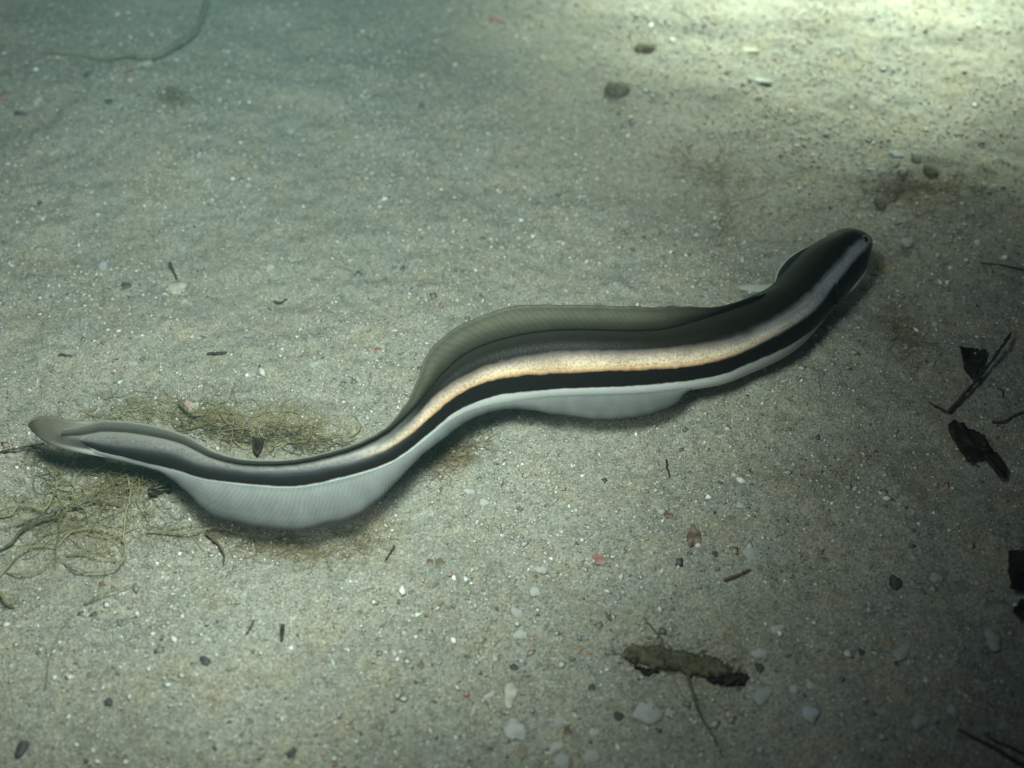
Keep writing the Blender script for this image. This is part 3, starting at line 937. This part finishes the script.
def tuft(name, path, spread, n, ln, w_px, material, label, cat, zmax=0.006, curl=1.0, seed=1, dirbias=None, segs=8):
    """A mat of fine tangled filaments strewn along a path on the sand."""
    r2 = np.random.default_rng(seed)
    P = catmull([(x, y, 0) for x, y in path], 40)[:, :2]
    V, F = [], []
    for _ in range(int(n * 1.5)):
        c = P[r2.integers(0, 40)] + r2.normal(0, 1, 2) * np.array(spread)
        L = ln * r2.uniform(0.4, 1.5)
        ang = r2.uniform(0, 6.283) if dirbias is None else dirbias + r2.normal(0, 0.5)
        k = r2.normal(0, curl) / segs * 2.2
        pts = []
        q = c.copy(); z0 = r2.uniform(0.0003, zmax * 0.5); zp = r2.uniform(0, zmax) * r2.random()
        for s_ in range(segs):
            u = s_ / (segs - 1)
            pts.append(ground(q[0], q[1], z0 * 0.3 + zp * math.sin(math.pi * u)))
            q = q + np.array([math.cos(ang), 0.75 * math.sin(ang)]) * L / segs
            ang += k + r2.normal(0, 0.25)
        w = 0.36 * w_px * mm_px(pts[0]) * min(2.6, math.exp(r2.normal(-0.1, 0.45)))
        v, f = tube_geo(pts, w * np.linspace(1, 0.5, segs), 3)
        o = len(V); V += v; F += [tuple(i + o for i in ff) for ff in f]
    ob = recentre(mesh_obj(name, V, F, material))
    return tag(ob, label, cat)


tuft("algae_mat", [(75, 428), (125, 414), (165, 408), (205, 414), (250, 424), (300, 428), (335, 438)], (17, 8), 270, 30, 1.1, M_ALGAE, "olive brown fuzzy algae mat strewn along the sand behind the tail", "algae", seed=2)
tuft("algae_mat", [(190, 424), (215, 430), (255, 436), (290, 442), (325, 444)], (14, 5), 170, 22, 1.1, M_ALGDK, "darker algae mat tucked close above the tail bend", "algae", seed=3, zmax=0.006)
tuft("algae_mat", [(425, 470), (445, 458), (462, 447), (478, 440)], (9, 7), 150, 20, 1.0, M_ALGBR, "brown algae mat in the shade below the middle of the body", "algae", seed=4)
tuft("algae_mat", [(100, 480), (125, 475), (140, 490), (150, 500)], (16, 12), 150, 30, 1.1, M_ALGAE, "olive algae mat under the tail end left of the belly fin", "algae", seed=5, zmax=0.014)
tuft("algae_mat", [(150, 535), (210, 528), (270, 545), (330, 548), (375, 540)], (18, 7), 260, 28, 0.9, M_ALGBR, "thin brown algae mat below the edge of the pale belly fin", "algae", seed=6, zmax=0.005)
tuft("algae_mat", [(10, 510), (45, 515), (80, 525), (110, 530), (60, 545)], (22, 14), 110, 60, 1.0, M_ALGAE, "loose olive algae mat at the left edge below the tail tip", "algae", seed=7, zmax=0.010, curl=1.6, segs=12)
tuft("algae_mat", [(42, 448), (55, 470), (62, 490), (75, 510)], (9, 10), 70, 34, 1.4, M_ALGAE, "yellow green algae mat hanging straight below the tail tip", "algae", seed=14, zmax=0.012, curl=1.3, segs=12)
tuft("algae_mat", [(168, 95), (174, 98), (178, 100)], (7, 6), 70, 14, 1.1, M_ALGBR, "small round brown algae mat on open sand at the upper left", "algae", seed=8)
tuft("algae_mat", [(724, 150), (722, 190), (727, 215), (722, 250)], (3, 8), 60, 24, 0.8, M_ALGBR, "faint upright line of brown algae on the sand above the fish back", "algae", seed=9, zmax=0.003)
tuft("algae_mat", [(690, 165), (715, 170), (745, 185)], (22, 9), 50, 26, 0.8, M_ALGBR, "faint brown algae patch where torch light meets shade", "algae", seed=10, zmax=0.003)
tuft("algae_mat", [(900, 312), (905, 330), (912, 345), (935, 352)], (8, 8), 80, 16, 1.0, M_ALGBR, "rusty brown algae mat right of the fish throat", "algae", seed=12, zmax=0.004)
tuft("algae_mat", [(880, 190), (930, 185), (960, 192)], (22, 9), 110, 20, 1.0, M_ALGBR, "brown algae mat around the blue grey rubble above the head", "algae", seed=13, zmax=0.004)

Z7 = lambda pts: [(x / 5.12, 470 + y / 5.12) for x, y in pts]
Z3 = lambda pts: [(x / 3.2, 380 + y / 3.2) for x, y in pts]
low = lambda t: 0.0012 + 0.004 * math.sin(math.pi * t)
strands = [
    (Z7([(622, 186), (540, 168), (460, 160), (400, 180), (300, 205), (200, 240), (80, 292)]), 2.8, M_ALGDK, "dark arched strand curving down from under the tail fin"),
    (Z7([(330, 238), (200, 262), (120, 300), (60, 370), (0, 410), (-30, 420)]), 4.2, M_ALGDK, "thickest dark olive strand running out of the left edge"),
    (Z7([(-20, 245), (60, 225), (90, 185), (150, 183), (230, 200), (275, 120), (292, 60), (262, 10), (230, -40)]), 2.4, M_ALGAE, "tan strand rising from the left edge towards the tail tip"),
    (Z7([(295, 390), (360, 322), (440, 300), (540, 305), (600, 330), (642, 390), (625, 475), (560, 514), (470, 525), (380, 520), (325, 480)]), 1.9, M_ALGAE, "olive strand forming a wide open loop on the sand"),
    (Z7([(340, 440), (430, 425), (540, 452), (625, 462)]), 1.6, M_ALGAE, "thin strand lying inside the wide open loop"),
    (Z7([(430, 690), (520, 636), (620, 605), (700, 580)]), 1.9, M_ALGBR, "thin brown strand below the wide open loop"),
    (Z7([(-10, 555), (60, 470), (120, 410), (200, 388), (292, 400)]), 2.2, M_ALGAE, "olive strand slanting up from the left edge to the loop"),
    (Z7([(30, 525), (120, 532), (220, 500), (292, 430)]), 1.6, M_ALGAE, "thin olive strand sagging left of the wide open loop"),
    (Z7([(-20, 610), (40, 676), (78, 702)]), 4.0, M_ALGAE, "short thick tan strand at the left edge, lowest of the algae"),
    (Z3([(465, 488), (530, 486), (600, 490), (690, 472), (765, 492)]), 2.0, M_ALGAE, "olive strand reaching under the lower edge of the belly fin"),
    (Z3([(380, 250), (405, 300), (418, 370), (400, 440), (392, 560)]), 2.4, M_ALGAE, "upright olive strand hanging down under the tail"),
    (Z3([(450, 290), (445, 340), (440, 390), (470, 440)]), 2.0, M_ALGAE, "short olive strand right of the upright one under the tail"),
    (Z3([(205, 590), (300, 615), (370, 600), (400, 560)]), 1.6, M_ALGBR, "fine brown strand closing the bottom of the loop"),
    ([(45, 690), (50, 655), (62, 625), (85, 600), (118, 588)], 1.7, M_ALGBR, "faint long brown strand across the lower left sand"),
    ([(0, 452), (14, 449), (30, 446), (45, 443)], 2.4, M_BRTWIG, "reddish brown strand at the left edge beside the tail tip"),
    ([(178, 404), (185, 411), (193, 416), (200, 416)], 1.8, M_TWIG, "black hair-thin strand beside the pink crust"),
]
for pix, w, mt, lb in strands:
    stick("algae_strand", pix, w, mt, lb, "algae strand", lift=low, taper=(1.1, 0.6), group="algae strands under and beside the tail", n=40, sides=6)
stick("twig", Z3([(658, 488), (690, 515), (714, 550), (716, 587)]), 3.4, M_BRTWIG, "curved reddish brown twig just below the belly fin", "twig", lift=0.003)
scrap("leaf_scrap", [(148, 489), (158, 485), (171, 484), (172, 491), (160, 494), (150, 497)], M_BLACK, "black leaf scrap in the olive algae under the tail", "leaf", seed=31, lift=0.002)
scrap("leaf_scrap", [(253, 436), (261, 439), (264, 446), (260, 449), (258, 456), (253, 450)], M_BLACK, "small black leaf scrap in the dark algae above the tail bend", "leaf", seed=32, lift=0.003)

fz = tuft("fuzz", [(626, 656), (650, 656), (680, 661), (710, 665), (742, 680)], (7, 6), 150, 16, 1.0, M_WEED, None, None, seed=41, zmax=0.007)
weed_part(fz, "fuzz"); fz['kind'] = 'stuff'

# ------------------------------------------------------------------ stones, shell chips, crusts
stones = [
    (617, 92, 13, 9, 10, M_STONE, "largest dark brown stone in the torch light at the top", 0.9),
    (644, 49, 11, 7, 0, M_STONE, "smaller dim brown stone behind the largest one at the top", 0.7),
    (895, 584, 7.5, 6.5, 0, M_DKSTONE, "round glossy black pebble at the right on dim sand", 0.9),
    (759, 668, 4.5, 4.5, 0, M_DKSTONE, "small black pebble right of the seaweed frond", 0.8),
    (619, 716, 6, 4.5, -15, M_DKSTONE, "grey pebble left of the large chipped shell flake", 0.6),
    (205, 661, 6, 4, 20, M_DKSTONE, "dark pebble on the sand below the belly fin", 0.7),
    (22, 749, 6, 9, 35, M_DKSTONE, "blue black teardrop pebble in the lower left corner", 0.7),
    (292, 754, 5, 5, 0, M_DKSTONE, "small dark pebble at the bottom edge", 0.7),
    (109, 702, 4.5, 4, 0, M_DKSTONE, "small dark pebble in the lower left sand", 0.7),
    (126, 286, 6, 3.5, 15, M_DKSTONE, "dark angular pebble between the blue chip and the cream chip", 0.6),
    (88, 76, 5, 3, 20, M_DKSTONE, "small dark pebble below the curved tan stem", 0.6),
    (109, 102, 5, 3.5, 10, M_DKSTONE, "dark pebble left of the round brown algae mat", 0.6),
    (20, 114, 7, 3, 10, M_DKSTONE, "flat dark pebble near the left edge at the top", 0.6),
    (715, 554, 3, 3, 0, M_DKSTONE, "tiny black pebble left of the round pale shell chip", 0.7),
    (861, 652, 3.5, 3, 0, M_DKSTONE, "tiny dark pebble in the dim sand left of the orange scrap", 0.7),
    (592, 687, 4, 3, 0, M_DKSTONE, "small dark pebble above left of the large chipped flake", 0.6),
    (514, 667, 5, 3, 0, M_DKSTONE, "small dark pebble above the cream oval flake", 0.6),
    (880, 205, 7, 6, 0, M_STONE, "brown stone at the rim of the rubble above the head", 0.7),
    (930, 172, 9, 6, 20, M_STONE, "low brown stone right of the blue grey rubble", 0.6),
]
for x, y, rx, ry, ro, mt, lb, dm in stones:
    flake("pebble", x, y, rx, ry, ro, mt, lb, "pebble", "loose pebbles on the sand", dome=dm, jag=0.13)

shells = [
    (646, 710, 17, 14, 5, M_GREYSH, "largest chipped pale flake, lying below the seaweed frond", 0.22, 4),
    (670, 712, 6, 4.5, 0, M_GREYSH, "little grey flake touching the right side of the largest flake", 0.3, 3),
    (515, 730, 12.5, 10, 5, M_SHELL, "whitish oval flake, lower of the two big ovals", 0.25, 0),
    (510, 695, 7.5, 11, 10, M_CREAM, "upright cream oval flake, upper of the two big ovals", 0.25, 0),
    (489, 696, 10, 2.6, -25, M_SHELL, "thin white sliver at the left of the cream oval flake", 0.4, 0),
    (474, 710, 2.4, 8, 25, M_SHELL, "thin white rod lying left of the two big ovals", 0.8, 0),
    (177, 289, 11, 8, 10, M_CREAM, "largest cream chip on open sand, with a dark splinter", 0.5, 3),
    (184, 302, 4, 3, 0, M_SHELL, "tiny white chip just below the largest cream chip", 0.5, 0),
    (750, 553, 8, 7.5, 0, M_GREYSH, "round pale chip just above the short brown twig", 0.3, 0),
    (535, 592, 7, 5, 0, M_SHELL, "bright white chip on the sand below the middle of the fish", 0.4, 4),
    (541, 570, 8, 3.4, 12, M_SHELL, "narrow white chip above the bright white chip", 0.4, 0),
    (495, 659, 3.6, 4, 0, M_SHELL, "small round white bead above the cream oval flake", 0.9, 0),
    (517, 613, 8, 5, 20, M_GREYSH, "rough grey white chip, upper of a crumbly pair", 0.4, 5),
    (520, 635, 9, 5, -10, M_SHELL, "rough white chip, lower of a crumbly pair", 0.4, 5),
    (594, 733, 6, 5, 0, M_SHELL, "pale split chip at the bottom left of the largest flake", 0.4, 3),
    (592, 757, 10, 7, 0, M_GREYSH, "broad grey chip near the bottom edge", 0.3, 3),
    (562, 762, 9, 9, 0, M_GREYSH, "round grey chip cut close to the bottom edge", 0.3, 0),
    (555, 748, 10, 4.5, -30, M_SHELL, "slanting white chip above the round grey chip at the bottom", 0.35, 0),
    (558, 722, 9, 6, -15, M_GREYSH, "dull grey chip right of the whitish oval flake", 0.25, 0),
    (763, 695, 14, 6.5, -25, M_GREYSH, "long dull pale chip below the small black pebble", 0.3, 3),
    (760, 654, 9, 5, 5, M_SHELL, "crumbly white chip just above the small black pebble", 0.4, 5),
    (810, 714, 9, 8.5, 0, M_BLUESH, "rounded bluish white chip in the dim lower right", 0.4, 4),
    (794, 690, 5, 4, 0, M_SHELL, "small pale chip, left of a pair above the bluish white chip", 0.5, 0),
    (811, 686, 6, 4, 20, M_SHELL, "small pale chip, right of a pair above the bluish white chip", 0.5, 0),
    (777, 629, 9, 4, -10, M_SHELL, "flat white chip between the brown twig and the seaweed frond", 0.4, 3),
    (903, 651, 14, 6, -35, M_GREYSH, "elongated pale chip beside the orange scrap", 0.4, 3),
    (920, 721, 10, 7, -20, M_GREYSH, "angular blue grey chip near the dark stalks", 0.4, 4),
    (992, 639, 8, 12, -10, M_GREYSH, "upright grey chip below the black scraps of the right edge", 0.4, 3),
    (936, 578, 7, 5.5, 0, M_GREYSH, "dull pale chip right of the round glossy black pebble", 0.4, 3),
    (952, 710, 6, 5, 0, M_BLUESH, "small bluish chip at the upper end of the dark stalks", 0.5, 3),
    (1004, 725, 7, 5, 0, M_GREYSH, "small pale chip above the thin dark stalk in the corner", 0.5, 3),
    (38, 101, 5.5, 7, 15, M_SHELL, "bright white pointed chip near the upper left edge", 0.7, 3),
    (147, 64, 6, 4.5, 0, M_CREAM, "cream chip just below the curved tan stem", 0.6, 3),
    (55, 152, 6.5, 3.6, -45, M_SHELL, "slanting white chip below the bright pointed chip", 0.5, 0),
    (20, 160, 6.5, 4, -30, M_GREYSH, "dull grey chip left of the slanting white chip", 0.4, 0),
    (103, 266, 4.5, 6.5, -35, M_BLUESH, "small bluish white chip left of the largest cream chip", 0.5, 0),
    (118, 107, 5, 3, -30, M_GREYSH, "thin grey chip left of the round brown algae mat", 0.5, 0),
    (128, 133, 6, 3, 5, M_GREYSH, "flat grey chip below the round brown algae mat", 0.5, 0),
    (291, 132, 4.5, 3.6, 0, M_SHELL, "small square white chip on the upper left sand", 0.6, 4),
    (249, 186, 3.8, 3.4, 0, M_SHELL, "tiny round white chip on the upper left sand", 0.7, 0),
    (270, 268, 4.5, 5, 0, M_CREAM, "cream chip on open sand left of the dorsal fin", 0.5, 3),
    (314, 365, 6, 4, -15, M_SHELL, "white chip on open sand above the tail bend", 0.5, 3),
    (133, 364, 6, 3, 10, M_SHELL, "flat white chip below the flat dark splinter", 0.5, 0),
    (196, 405, 3.4, 3, 0, M_SHELL, "tiny bright white chip set in the pink crust", 0.7, 0),
    (470, 492, 7, 3.5, 10, M_SHELL, "thin white chip below the brown shaded algae", 0.4, 3),
    (484, 503, 6, 4, 0, M_SHELL, "pale chip right below the thin white chip under the body", 0.4, 3),
    (741, 506, 5.5, 3, 0, M_SHELL, "bright small chip with dark rim above the round pale chip", 0.4, 0),
    (661, 512, 4, 3, 0, M_SHELL, "small white chip above left of the brown oval scrap", 0.6, 0),
    (761, 81, 12, 4, 12, M_BLUESH, "bluish blurred chip in the bright torch light", 0.4, 0),
    (749, 51, 11, 4, 20, M_CREAM, "cream blurred chip in the bright torch light", 0.4, 0),
    (897, 156, 9, 4.5, 15, M_BLUESH, "blue edged shell chip, left of two in the rubble above the head", 0.7, 3),
    (916, 158, 6, 6, 0, M_GREYSH, "grey shell chip, right of two in the rubble above the head", 0.8, 3),
    (871, 170, 5, 2.8, 0, M_SHELL, "small white chip at the left of the rubble above the head", 0.6, 0),
    (903, 172, 6, 5, 0, M_GREYSH, "lumpy grey chip under the two rubble chips", 0.8, 4),
    (907, 243, 8, 6, -20, M_GREYSH, "pale lump on the sand just right of the snout", 0.5, 3),
    (930, 366, 9, 2.4, -40, M_GREYSH, "thin pale sliver left of the triangular black scrap", 0.5, 0),
    (935, 325, 4, 4, 0, M_SHELL, "small pale chip above the thin pale sliver", 0.5, 0),
]
for x, y, rx, ry, ro, mt, lb, dm, ang in shells:
    flake("shell_chip", x, y, rx, ry, ro, mt, lb, "shell chip", "broken shell chips on the sand", dome=dm, jag=0.12, ang=ang, sink=0.18, tilt=0.09)

crusts = [
    (600, 560, 8, 5.5, 10, M_RED, "red crust chip on the sand below the middle of the fish"),
    (130, 73, 5.5, 5, 0, M_RED, "brick red crust chip below the curved tan stem"),
    (3, 96, 6, 5.5, 0, M_RED, "dark red crust chip at the left edge near the top"),
    (496, 19, 10, 4, 5, M_RED, "faded red crust chip at the top edge"),
    (377, 350, 6.5, 3.4, 15, M_RED, "small reddish crust chip left of the dorsal fin"),
    (192, 407, 10, 5, 20, M_PINK, "pink coralline crust lump beside the algae above the tail"),
    (694, 537, 7.5, 12, 25, M_BROWN, "brown oval scrap on the sand left of the round pale chip"),
    (522, 752, 4.5, 7, 10, M_ORANGE, "orange brown scrap below the whitish oval flake"),
    (887, 642, 7, 5, 0, M_ORANGE, "orange scrap at the tip of the elongated pale chip"),
    (430, 562, 4.5, 3.4, 0, M_BROWN, "small rusty brown scrap right of the belly fin tip"),
    (440, 563, 6, 4, 0, M_STONE, "brown grey scrap beside the small rusty one"),
    (668, 515, 5, 4, 0, M_BROWN, "tiny rust scrap above the brown oval scrap"),
    (575, 650, 9, 3.4, -10, M_ORANGE, "rusty stained scrap right of the crumbly white pair"),
    (567, 731, 4, 4, 0, M_BROWN, "small red brown scrap right of the dull grey chip"),
    (102, 586, 5, 4, 0, M_BROWN, "red brown scrap below the open algae loop"),
    (420, 665, 5, 3.5, 0, M_STONE, "dull brown scrap on the bottom middle sand"),
]
for x, y, rx, ry, ro, mt, lb in crusts:
    flake("crust_scrap", x, y, rx, ry, ro, mt, lb, "crust", "coloured crust and weed scraps on the sand", dome=0.4, jag=0.18, sink=0.12)

# ------------------------------------------------------------------ faintly milky sea water
HZ = 58.0
hv = [(x, y, z) for z in (-1.05, 0.62) for x, y in ((-HZ, -HZ), (HZ, -HZ), (HZ, HZ), (-HZ, HZ))]
hf = [(3, 2, 1, 0), (4, 5, 6, 7), (0, 1, 5, 4), (1, 2, 6, 5), (2, 3, 7, 6), (3, 0, 4, 7)]
hm = bpy.data.materials.new("water_haze"); hm.use_nodes = True
ht = hm.node_tree
ht.nodes.remove(ht.nodes["Principled BSDF"])
pv = ht.nodes.new("ShaderNodeVolumePrincipled")
pv.inputs["Color"].default_value = (0.42, 0.86, 0.84, 1)
pv.inputs["Density"].default_value = 0.105
ht.links.new(pv.outputs[0], ht.nodes["Material Output"].inputs["Volume"])
tag(mesh_obj("haze", hv, hf, hm, smooth=False), "faint milky haze of sea water around the fish", kind="stuff")
